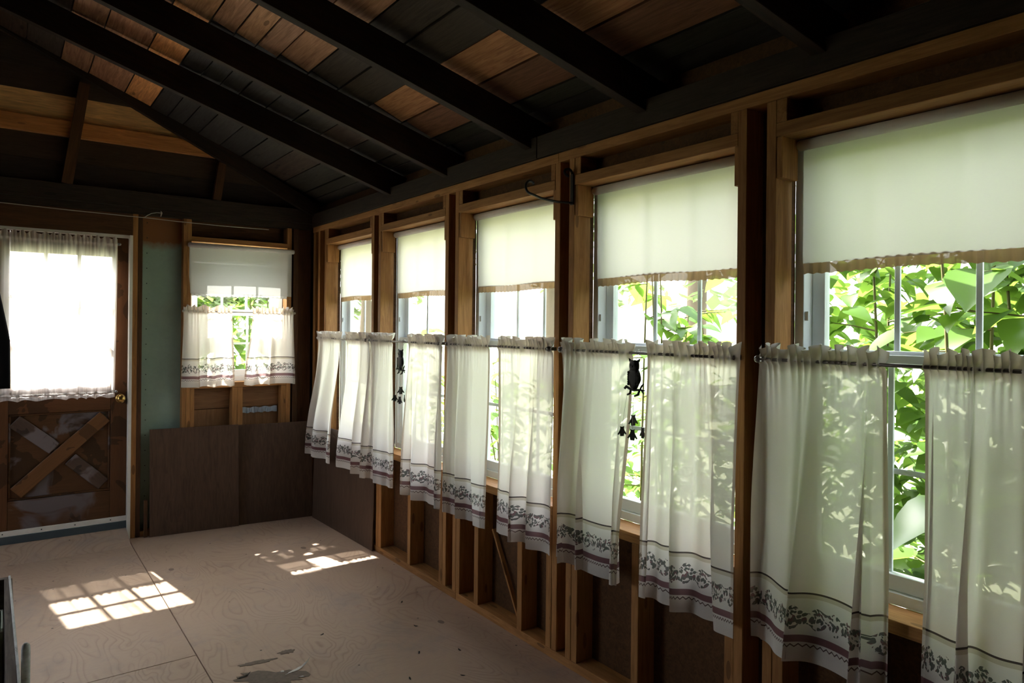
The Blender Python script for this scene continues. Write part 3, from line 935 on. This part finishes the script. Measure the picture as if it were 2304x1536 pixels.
# sheer on the door
curtain('sheer_curtain', 'sheer white ruffled curtain stretched over the door window', 'curtain', None, PF, -0.075, 0.622, -0.075, 0.615, 2.008, 1.968, 0.955, DY - 0.045, 51, 7.5, 0.007, 'sheer_cloth', 1.3, 50, bottom_rod=0.990)
curtain('pane_cloth', 'short white gathered cloth behind the sheer, covering the lowest door panes', 'curtain', None, PF, 0.048, 0.592, 0.050, 0.590, 1.318, 1.300, 1.02, DY - 0.014, 52, 6.5, 0.006, 'plain_cloth', 0.9, 24)
rod('thin upper rod of the sheer door curtain', PF, -0.085, 0.634, 1.968, DY - 0.045, 0.004, 'door curtain rods', 'steel', back=DY - 0.0005)
rod('thin lower rod of the sheer door curtain', PF, -0.085, 0.622, 0.990, DY - 0.045, 0.004, 'door curtain rods', 'steel', back=DY - 0.0005)

# ------------------------------------------------------------------ leaning panels
def panel(label, p0, p1, lean, h, th, group):
    """bottom edge p0->p1 on the floor, leaning by the vector lean at the top"""
    p0, p1, lean = Vector(p0), Vector(p1), Vector(lean)
    nrm = Vector((lean.x, lean.y, 0)).normalized() * th
    q = [p0, p1, p1 + nrm, p0 + nrm]
    top = [x + lean + Vector((0, 0, h)) for x in q]
    v = q + top
    f = [(0, 3, 2, 1), (4, 5, 6, 7), (0, 1, 5, 4), (1, 2, 6, 5), (2, 3, 7, 6), (3, 0, 4, 7)]
    # local frame with X up the board so that the grain stands upright
    c = (p0 + p1) / 2
    me = bpy.data.meshes.new('hardboard_panel')
    rot = Matrix(((0, 0, 1), (0, 1, 0), (-1, 0, 0)))
    me.from_pydata([tuple(rot @ (x - c)) for x in v], [], f)
    me.materials.append(M['hardboard'])
    o = bpy.data.objects.new('hardboard_panel', me)
    o.matrix_world = Matrix.Translation(c) @ rot.inverted().to_4x4()
    COL.objects.link(o)
    return tag(o, label, 'panel', group)
panel('brown wood-grain panel leaning under green board and end window', (0.822, 5.212, 0.001), (1.386, 5.150, 0.001), (0.0, 0.038, 0), 0.722, 0.006, 'leaning panels')
panel('brown wood-grain panel leaning in the dark room corner', (1.392, 5.168, 0.001), (1.915, 5.110, 0.001), (0.0, 0.060, 0), 0.712, 0.006, 'leaning panels')
panel('brown wood-grain panel leaning on window wall below farthest curtains', (1.924, 4.092, 0.001), (1.900, 5.085, 0.001), (0.016, 0.0, 0), 0.70, 0.006, 'leaning panels')
beam('wood_scrap', (0.800, 5.235, 0.001), (0.800, 5.235, 0.25), 0.02, 0.028, 'pine_dark', None, (0, 1, 0))
tag(bpy.data.objects['wood_scrap'], 'short dark wood offcut standing left of the leaning panels', 'wood scrap')
o = beam('wooden_stick', (2.021, 2.66, 0.050), (2.021, 2.875, 0.42), 0.012, 0.022, 'pine', None, (1, 0, 0))
tag(o, 'thin wooden stick leaning inside stud bay below middle window', 'stick')

# ------------------------------------------------------------------ owl wind chimes
def owl(label, y, ztop, s, seed):
    """faces the room (-x); s = width of the body"""
    x = CP - 0.024
    E_ = empty('owl_wind_chime', (x, y, ztop - 4.7 * s), label=label, cat='wind chime', group='cast iron owl wind chimes')
    def loft(prof, name, th, par=E_, rows=24):
        """prof(t)-> (z, halfwidth); pillow-shaped solid"""
        nn = 20
        v, f = [], []
        for j in range(rows + 1):
            z, hw = prof(j / rows)
            for k in range(nn):
                an = 2 * PI * k / nn
                v.append((x + th * math.sin(an) * min(1, hw / (0.25 * s)), y + hw * math.cos(an), z))
        for j in range(rows):
            for k in range(nn):
                k2 = (k + 1) % nn
                f.append((j * nn + k, j * nn + k2, (j + 1) * nn + k2, (j + 1) * nn + k))
        f.append(tuple(reversed(range(nn))))
        f.append(tuple(rows * nn + k for k in range(nn)))
        return mesh(name, v, f, 'iron', par, True)
    zb = ztop - 1.72 * s
    def body(t):
        z = zb + t * 1.22 * s
        hw = 0.5 * s * math.sin(PI * min(1, (0.12 + t * 0.80))) ** 0.55
        return z, hw * (0.55 + 0.45 * min(1, t * 2.2))
    loft(body, 'body', 0.16 * s)
    def head(t):
        z = zb + 1.08 * s + t * 0.56 * s
        return z, 0.36 * s * (1 - abs(t - 0.45) ** 2.2 * 1.1)
    loft(head, 'head', 0.17 * s, rows=12)
    for sg in (-1, 1):
        MB().tube([(x, y + sg * 0.20 * s, zb + 1.52 * s), (x, y + sg * 0.34 * s, zb + 1.64 * s), (x, y + sg * 0.43 * s, zb + 1.74 * s)], [0.10 * s, 0.07 * s, 0.015 * s], 8).done('ear_tuft', 'iron', E_, True)
        mb = MB().ball((x - 0.13 * s, y + sg * 0.14 * s, zb + 1.38 * s), (0.05 * s, 0.10 * s, 0.10 * s), 12, 8)
        mb.done('eye', 'iron', E_, True)
        # scalloped wing feathers
        mb = MB()
        for r_ in range(6):
            for c_ in range(2):
                mb.ball((x - 0.10 * s, y + sg * (0.22 + 0.14 * c_) * s, zb + (0.30 + 0.13 * r_) * s), (0.05 * s, 0.075 * s, 0.085 * s), 8, 5)
        mb.done('wing', 'iron', E_, True)
    MB().tube([(x - 0.16 * s, y, zb + 1.34 * s), (x - 0.22 * s, y, zb + 1.22 * s)], [0.05 * s, 0.01 * s], 8).done('beak', 'iron', E_, True)
    mb = MB()
    mb.tube([(x, y + 0.72 * s, zb + 0.02 * s), (x, y + 0.60 * s, zb + 0.14 * s), (x, y + 0.30 * s, zb + 0.02 * s), (x, y, zb - 0.03 * s), (x, y - 0.45 * s, zb + 0.02 * s), (x, y - 0.80 * s, zb + 0.0 * s)], [0.07 * s, 0.08 * s, 0.07 * s, 0.07 * s, 0.06 * s, 0.03 * s], 8)
    mb.tube([(x, y + 0.25 * s, zb), (x, y + 0.30 * s, zb - 0.22 * s), (x, y + 0.52 * s, zb - 0.32 * s)], [0.06 * s, 0.07 * s, 0.05 * s], 8)
    mb.tube([(x, y - 0.42 * s, zb + 0.02 * s), (x, y - 0.30 * s, zb - 0.25 * s), (x, y - 0.02 * s, zb - 0.36 * s)], [0.06 * s, 0.08 * s, 0.05 * s], 8)
    mb.tube([(x, y - 0.45 * s, zb + 0.02 * s), (x, y - 0.55 * s, zb + 0.22 * s), (x, y - 0.70 * s, zb + 0.38 * s)], [0.05 * s, 0.06 * s, 0.03 * s], 8)
    mb.tube([(x, y - 0.55 * s, zb + 0.0 * s), (x, y - 0.72 * s, zb - 0.2 * s)], [0.05 * s, 0.03 * s], 8)
    mb.done('branch', 'iron', E_, True)
    # ring over the rod
    pts = [(CP - 0.002 + 0.010 * math.cos(a), y, 1.352 + 0.011 * math.sin(a)) for a in [2 * PI * k / 14 for k in range(15)]]
    mb = MB().tube(pts, 0.0011, 6, False)
    mb.tube([(CP - 0.002, y, 1.341), (x, y, ztop - 0.10 * s)], 0.0011, 6)
    mb.done('hanging_ring', 'steel', E_, True)
    # small hanging owls
    def fig(cy, cx, cz, w, tw):
        pts = [(-0.15, 1.5), (-0.42, 1.62), (-0.36, 1.2), (-0.5, 0.8), (-0.95, 0.1), (-0.72, 0.0), (-0.48, 0.3), (-0.35, -0.25), (0.35, -0.25), (0.48, 0.3), (0.72, 0.0), (0.95, 0.1), (0.5, 0.8), (0.36, 1.2), (0.42, 1.62), (0.15, 1.5)]
        c_, s_ = math.cos(tw), math.sin(tw)
        mb = MB().prism([(p * w, q * w) for p, q in pts], 'x', -0.0012, 0.0012)
        v = [(cx + a * c_ - b_ * s_, cy + a * s_ + b_ * c_, cz + h) for (a, b_, h) in mb.v]
        o = mesh('small_owl', v, mb.f, 'iron', E_)
        top = Vector((cx, cy, cz + 1.5 * w))
        sm = MB().tube([(x, y + (cy - y) * 0.6, zb - 0.0 * s), top], 0.0005, 5)
        st = sm.done('string', 'steel', E_)
        st.parent = o
        st.matrix_parent_inverse = (Matrix.Translation(-E_.location)).inverted() @ Matrix.Translation(-E_.location)
    rr = random.Random(seed)
    for (dy, dx, dz, w, tw) in ((0.10, 0.0, -2.75, 0.34, 0.25), (0.16, 0.12, -1.95, 0.34, 1.35), (-0.62, 0.05, -2.55, 0.33, -0.3), (0.80, -0.1, -2.6, 0.30, 1.25)):
        fig(y + dy * s, x + dx * s, zb + dz * s, w * s, tw)
owl('black cast iron owl chime hanging at the second nearest window, larger in view', 1.782, 1.330, 0.066, 1)
owl('black cast iron owl chime hanging at the second window from the corner, smaller in view', 3.630, 1.308, 0.070, 2)

# ------------------------------------------------------------------ wrought iron plant hook on a stud
E_ = empty('plant_hook', (XW - 0.01, 2.212, 1.965), label='black wrought iron plant hook with curled arm on stud above middle window', cat='hook')
yh = 2.214
box('back_strap', (XW - 0.0065, yh - 0.010, 1.962), (XW - 0.0005, yh + 0.010, 2.092), 'iron', E_)
pts = [(XW - 0.004 - 0.030 * (1 - math.cos(a)) * (1 - a / 9.5), yh, 2.092 + 0.022 * math.sin(a) * (1 - a / 9.5)) for a in [k * 4.4 / 16 for k in range(17)]]
mb = MB()
mb.tube(pts, 0.006, 8)
mb.done('top_scroll', 'iron', E_, True)
pts = [(XW - 0.006, yh, 1.970), (1.86, yh, 1.966), (1.78, yh, 1.970), (1.735, yh, 1.980)]
for k in range(1, 15):
    a = k / 14 * 4.0
    r = 0.030 * (1 - 0.35 * k / 14)
    pts.append((1.722 - r * math.sin(a) * 1.0, yh, 2.012 - r * math.cos(a)))
MB().tube(pts, 0.0052, 8).done('arm', 'iron', E_, True)

# ------------------------------------------------------------------ wire strung over door and window
pts = [(-0.2, 5.225, 2.172), (0.318, 5.225, 2.161), (0.678, 5.225, 2.156), (0.772, 5.225, 2.156), (0.98, 5.225, 2.150), (1.24, 5.225, 2.147), (1.60, 5.225, 2.150)]
E_ = empty('hanging_wire', (0.7, 5.225, 2.14), label='thin pale wire strung along beam above door and end window', cat='wire')
MB().tube(pts, 0.0022, 6).done('wire_run', 'wire_white', E_, True)
pts = [(0.772, 5.225, 2.156), (0.79, 5.222, 2.172), (0.815, 5.22, 2.188), (0.845, 5.22, 2.196), (0.872, 5.22, 2.197)]
MB().tube(pts, 0.0024, 6).done('wire_loop', 'wire_white', E_, True)
MB().tube([(0.872, 5.22, 2.210), (0.876, 5.215, 2.197), (0.872, 5.22, 2.172)], [0.001, 0.005, 0.002], 8).done('wire_clip', 'wire_white', E_, True)

# ------------------------------------------------------------------ crate at the left edge, carton, stick, black coat
E_ = empty('wooden_crate', (-0.22, 2.65, 0.0), label='weathered open wooden crate with peeling white rim at left photo edge', cat='crate')
cx0, cx1, cy0, cy1, cz = -0.50, 0.047, 1.95, 3.168, 0.50
box('side_board', (cx1 - 0.028, cy0, 0.26), (cx1 - 0.004, cy1 - 0.025, cz), 'crate_wood', E_)
box('side_board', (cx1 - 0.028, cy0, 0.01), (cx1 - 0.004, cy1 - 0.025, 0.257), 'crate_wood', E_)
beam('rim_strip', (cx1 + 0.004, cy0, cz - 0.016), (cx1 - 0.012, cy1, cz - 0.016), 0.007, 0.04, 'peeling_white', E_)
box('side_board', (cx0, cy0, 0.01), (cx0 + 0.024, cy1 - 0.025, cz), 'crate_wood', E_)
box('end_board', (cx0, cy1 - 0.024, 0.01), (cx1 - 0.016, cy1, cz), 'crate_wood', E_)
box('end_board', (cx0, cy0 - 0.025, 0.01), (cx1 - 0.004, cy0 - 0.001, cz), 'crate_wood', E_)
box('bottom_board', (cx0 + 0.025, cy0, 0.0), (cx1 - 0.029, cy1 - 0.025, 0.012), 'crate_wood', E_)
E_ = empty('carton', (-0.05, 2.8, 0.012), label='small pale green carton standing inside the wooden crate', cat='carton')
box('front', (-0.16, 2.72, 0.014), (0.016, 2.726, 0.462), 'carton', E_)
box('back', (-0.16, 2.90, 0.014), (0.016, 2.906, 0.470), 'carton', E_)
box('side', (0.010, 2.7265, 0.014), (0.016, 2.8995, 0.470), 'carton', E_)
box('side', (-0.16, 2.7265, 0.014), (-0.154, 2.8995, 0.470), 'carton', E_)
o = MB().tube([(0.0645, 2.36, 0.0), (0.0645, 2.355, 0.3), (0.0645, 2.35, 0.535), (0.0645, 2.35, 0.545), (0.0645, 2.35, 0.550)], [0.011, 0.011, 0.011, 0.009, 0.004], 12).done('painted_post', 'peeling_white', None, True)
tag(o, 'upright white-painted wooden post standing beside the crate', 'post')
# coat: hanging folds
v, f = [], []
nn, rows = 28, 30
for j in range(rows + 1):
    t = j / rows
    z = 1.84 - 0.80 * t
    hw = 0.05 + 0.10 * min(1, t * 1.6) ** 0.7
    for k in range(nn):
        an = 2 * PI * k / nn
        rr = 1 + 0.10 * math.sin(5 * an + 2 * t) * t
        v.append((-0.112 + hw * math.cos(an) * rr, 5.205 + 0.030 * math.sin(an) * rr, z))
for j in range(rows):
    for k in range(nn):
        k2 = (k + 1) % nn
        f.append((j * nn + k, (j + 1) * nn + k, (j + 1) * nn + k2, j * nn + k2))
f.append(tuple(range(nn)))
f.append(tuple(rows * nn + k for k in reversed(range(nn))))
o = mesh('hanging_coat', v, f, 'black_cloth', None, True)
tag(o, 'black cloth hanging over left edge of the sheer door curtain', 'cloth')

# ------------------------------------------------------------------ flooring remains
def scrap(name, label, cat, cx, cy, rx, ry, rot, mat, lift, seed, curl=0.0, n=26, group=None):
    rnd = random.Random(seed)
    ring = []
    for k in range(n):
        a = 2 * PI * k / n
        r = 1 + rnd.uniform(-0.28, 0.22)
        ring.append((rx * r * math.cos(a), ry * r * math.sin(a)))
    c_, s_ = math.cos(rot), math.sin(rot)
    def pt(p, q, zoff):
        z = lift + curl * max(0, p / rx) ** 2 + zoff
        return (cx + p * c_ - q * s_, cy + p * s_ + q * c_, z)
    v = [pt(p, q, 0.0) for p, q in ring] + [pt(p * 0.5, q * 0.5, 0.0005) for p, q in ring] + [pt(p, q, 0.0012) for p, q in ring] + [pt(p * 0.5, q * 0.5, 0.0018) for p, q in ring]
    f = []
    for k in range(n):
        k2 = (k + 1) % n
        f += [(k, n + k, n + k2, k2), (2 * n + k, 2 * n + k2, 3 * n + k2, 3 * n + k), (k, k2, 2 * n + k2, 2 * n + k)]
    f += [tuple(range(n, 2 * n)), tuple(reversed(range(3 * n, 4 * n)))]
    o = mesh(name, v, f, mat)
    return tag(o, label, cat, group)
scrap('flooring_residue', 'broad ragged grey patch of old flooring at bottom photo edge', 'flooring scrap', 0.90, 2.86, 0.150, 0.055, -0.55, 'vinyl_scrap', 0.0003, 5)
scrap('flooring_residue', 'narrow grey strip of old flooring above the broad patch', 'flooring scrap', 0.895, 3.02, 0.075, 0.016, -0.15, 'vinyl_scrap', 0.0003, 6)
scrap('flooring_residue', 'small grey fleck of old flooring farthest from camera', 'flooring scrap', 1.030, 3.045, 0.038, 0.020, -0.2, 'vinyl_scrap', 0.0003, 7)
scrap('paper_scrap', 'curled white paper strip lifting from floor beside grey patch', 'paper scrap', 1.015, 2.862, 0.055, 0.008, 0.32, 'paper', 0.0022, 8, 0.018)
scrap('paper_scrap', 'tiny square white paper bit on the grey patch', 'paper scrap', 0.955, 2.878, 0.008, 0.008, 0.3, 'paper', 0.0022, 9)
scrap('paper_scrap', 'tiny oval white paper bit at right end of grey patch', 'paper scrap', 1.005, 2.790, 0.010, 0.005, -0.4, 'paper', 0.0022, 10)
scrap('bark_chip', 'dark wood chip lying at left end of the grey patch', 'chip', 0.815, 2.925, 0.026, 0.006, 0.1, 'iron', 0.0022, 11, 0.01)
rnd = random.Random(77)
for (a, b_) in ((1.62, 2.95), (1.50, 2.70), (1.70, 3.25), (1.55, 2.42), (1.22, 3.12), (1.36, 2.52), (1.66, 2.62)):
    o = scrap('bark_chip', 'tiny dark debris chip scattered on plywood floor near window wall', 'chip', a, b_, 0.009, 0.004, rnd.uniform(0, 3), 'iron', 0.0006, int(a * 1000), 0.003, 10, 'debris chips on the floor')

# ------------------------------------------------------------------ outdoors
lawn = MB().box((2.3, -40, -0.45), (70, 60, -0.35)).box((-40, 5.7, -0.45), (2.3, 60, -0.35)).done('lawn', 'lawn', recenter=False)
tag(lawn, 'sunlit green lawn outside the windows', 'lawn', kind='stuff')
lawn['kind'] = 'structure'

def leaf_geo(L, wd, bend, fold):
    """heart-shaped leaf, stalk at origin, tip along +x"""
    prof = [(-0.06, 0.20), (0.02, 0.36), (0.16, 0.47), (0.34, 0.47), (0.54, 0.37), (0.74, 0.22), (0.90, 0.08), (1.0, 0.0)]
    v, f = [(0, 0, 0)], []
    for t, h in prof:
        z = -bend * t * t * L
        v.append((t * L, h * wd, z + fold * h * wd))
        v.append((t * L if t < 0.99 else L, -h * wd, z + fold * h * wd))
        v.append((max(t, 0.0) * L, 0, z))
    for k in range(len(prof) - 1):
        a, b_ = 1 + 3 * k, 4 + 3 * k
        f += [(a + 2, b_ + 2, b_, a), (a + 2, a + 1, b_ + 1, b_ + 2)]
    f += [(0, 3, 1), (0, 2, 3)]
    return v, f
leaf_me = []
for k, (L, wd, be, fo) in enumerate(((0.115, 0.092, 0.25, 0.25), (0.10, 0.085, 0.45, 0.15), (0.13, 0.098, 0.12, 0.30), (0.085, 0.07, 0.3, 0.1), (0.12, 0.09, 0.6, 0.2))):
    v, f = leaf_geo(L, wd, be, fo)
    me = bpy.data.meshes.new('leaf')
    me.from_pydata(v, [], f)
    me.polygons.foreach_set('use_smooth', [True] * len(me.polygons))
    me.materials.append(M['leaf_green'])
    leaf_me.append(me)
def leaf_matrix(p, d, rnd, scale):
    x = Vector((d.x, d.y, d.z - 0.25 + rnd.uniform(-0.3, 0.25))).normalized()
    n = Vector((rnd.uniform(-0.45, 0.45), rnd.uniform(-0.45, 0.45), 1)).normalized()
    y = n.cross(x).normalized()
    z = x.cross(y)
    return Matrix(((x.x * scale, y.x * scale, z.x * scale, p.x), (x.y * scale, y.y * scale, z.y * scale, p.y), (x.z * scale, y.z * scale, z.z * scale, p.z), (0, 0, 0, 1)))
def shrub(label, canes, nleaf, seed, stuff=0, region=None, big=1.0):
    rnd = random.Random(seed)
    base = Vector((sum(c[0] for c in canes) / len(canes), sum(c[1] for c in canes) / len(canes), -0.35))
    E_ = empty('leafy_shrub', base, label=label, cat='shrub', group='large-leaved shrubs outside the windows')
    spots = []
    for (x, y, h, lx, ly) in canes:
        pts = []
        for k in range(11):
            t = k / 10
            pts.append(Vector((x + lx * t ** 1.8 + 0.015 * math.sin(5 * t + x * 9), y + ly * t ** 1.8 + 0.015 * math.cos(4 * t + y * 7), -0.35 + (h + 0.35) * (t - 0.12 * t ** 3) / 0.88)))
        MB().tube(pts, [0.009 - 0.006 * k / 10 for k in range(11)], 6, False).done('cane', 'cane', E_, True)
        nb = 9
        for k in range(nb):
            t = 0.25 + 0.75 * k / (nb - 1)
            i = min(9, int(t * 10))
            p = pts[i].lerp(pts[i + 1], t * 10 - i) if i < 10 else pts[10]
            an = k * 2.4 + rnd.uniform(-0.4, 0.4) + seed
            L = rnd.uniform(0.18, 0.42) * (1.1 - 0.5 * t)
            d = Vector((math.cos(an), math.sin(an), rnd.uniform(0.0, 0.35))).normalized()
            q = [p + d * L * s_ + Vector((0, 0, -0.10 * L * s_ * s_)) for s_ in (0, 0.35, 0.7, 1.0)]
            MB().tube(q, [0.004, 0.003, 0.0024, 0.0012], 5, False).done('twig', 'cane', E_, True)
            for s_ in (0.15, 0.3, 0.45, 0.6, 0.75, 0.9, 1.0):
                sd = (-1) ** int(s_ * 20)
                side = Vector((-d.y, d.x, 0.1)) * sd
                dd = (d * 0.6 + side * (0.9 if s_ < 0.99 else 0.0)).normalized()
                spots.append((p + d * L * s_ + Vector((0, 0, -0.10 * L * s_ * s_)), dd))
    rnd.shuffle(spots)
    for k, (p, d) in enumerate(spots[:nleaf]):
        o = bpy.data.objects.new('leaf', leaf_me[rnd.randrange(5)])
        o.matrix_world = leaf_matrix(p, d, rnd, rnd.uniform(0.75, 1.25) * big)
        link(o, E_)
    if stuff:
        v, f = [], []
        for k in range(stuff):
            p = Vector([rnd.uniform(a, b_) for a, b_ in region])
            an = rnd.uniform(0, 2 * PI)
            m_ = leaf_matrix(p, Vector((math.cos(an), math.sin(an), 0)), rnd, rnd.uniform(0.7, 1.2))
            lv, lf = leaf_geo(0.11, 0.088, 0.3, 0.2)
            b0 = len(v)
            v += [tuple(m_ @ Vector(q)) for q in lv]
            f += [tuple(b0 + i for i in q) for q in lf]
        o = mesh('rear_leaves', v, f, 'leaf_green', E_, True)
        o['kind'] = 'stuff'
    return E_
rnd = random.Random(5)
def canes(n, x0, x1, y0, y1, h0, h1, lean=0.3):
    return [(rnd.uniform(x0, x1), rnd.uniform(y0, y1), rnd.uniform(h0, h1), rnd.uniform(-0.5, 0.2) * lean, rnd.uniform(-1, 1) * lean) for _ in range(n)]
shrub('dense large-leaved green shrub filling the nearest window at right', canes(11, 2.5, 3.2, 0.70, 1.60, 1.9, 2.4, 0.2), 300, 11, 6500, ((2.7, 4.1), (-1.1, 2.05), (-0.3, 2.05)), big=1.6)  # rear leaves spread beyond view, added to block skylight on nearest window
shrub('large-leaved green shrub behind the near owl chime window', canes(7, 2.8, 3.5, 2.40, 2.85, 1.5, 2.1, 0.12), 260, 12, 900, ((3.3, 4.5), (2.5, 3.9), (-0.3, 1.1)))
shrub('lower large-leaved shrub outside the middle and farther windows', canes(6, 3.0, 3.8, 4.2, 6.2, 0.9, 1.4), 200, 13, 700, ((3.4, 4.8), (4.2, 8.0), (-0.3, 0.9)))
shrub('leafy green shrub seen through the small end wall window', canes(7, 1.15, 1.95, 6.1, 6.4, 1.9, 2.35, 0.1), 280, 14, 900, ((0.98, 1.9), (5.95, 6.45), (0.2, 2.35)))

def tree(label, x, y, h, rx, seed, nleaf=2200):
    rnd = random.Random(seed)
    E_ = empty('leafy_tree', (x, y, -0.35), label=label, cat='tree', group='trees beyond the lawn')
    MB().tube([(x, y, -0.35), (x + 0.1, y, h * 0.35), (x - 0.05, y + 0.1, h * 0.8)], [0.22, 0.17, 0.06], 10).done('trunk', 'bark', E_, True)
    v, f = [], []
    cl = [(x + rnd.gauss(0, rx * 0.5), y + rnd.gauss(0, rx * 0.5), rnd.uniform(h * 0.35, h), rnd.uniform(0.5, 1.1) * rx * 0.5) for _ in range(26)]
    for k in range(nleaf):
        c = rnd.choice(cl)
        d = Vector((rnd.gauss(0, 1), rnd.gauss(0, 1), rnd.gauss(0, 1))).normalized() * c[3] * rnd.uniform(0.6, 1.0)
        p = Vector(c[:3]) + d
        a = Vector((rnd.gauss(0, 1), rnd.gauss(0, 1), rnd.gauss(0, 0.6))).normalized()
        b_ = a.cross(Vector((0, 0, 1))).normalized()
        sz = rnd.uniform(0.12, 0.24)
        b0 = len(v)
        v += [tuple(p - a * sz), tuple(p + b_ * sz * 0.6), tuple(p + a * sz), tuple(p - b_ * sz * 0.6)]
        f.append((b0, b0 + 1, b0 + 2, b0 + 3))
    o = mesh('foliage', v, f, 'leaf_far', E_)
    o['kind'] = 'stuff'
tree('pale green tree far off behind the farthest windows', 9.5, 21.0, 6.0, 1.7, 1)
tree('green tree standing across the lawn beyond the middle window', 11.5, 14.0, 6.5, 1.8, 2)
tree('green tree across the lawn behind the near owl chime', 10.0, 8.07, 6.5, 1.8, 3)
tree('green tree across the lawn beyond the nearest window', 9.0, 1.0, 6.0, 1.8, 4)
tree('small tree far off behind the end wall window', 3.2, 16.0, 3.8, 1.2, 5)
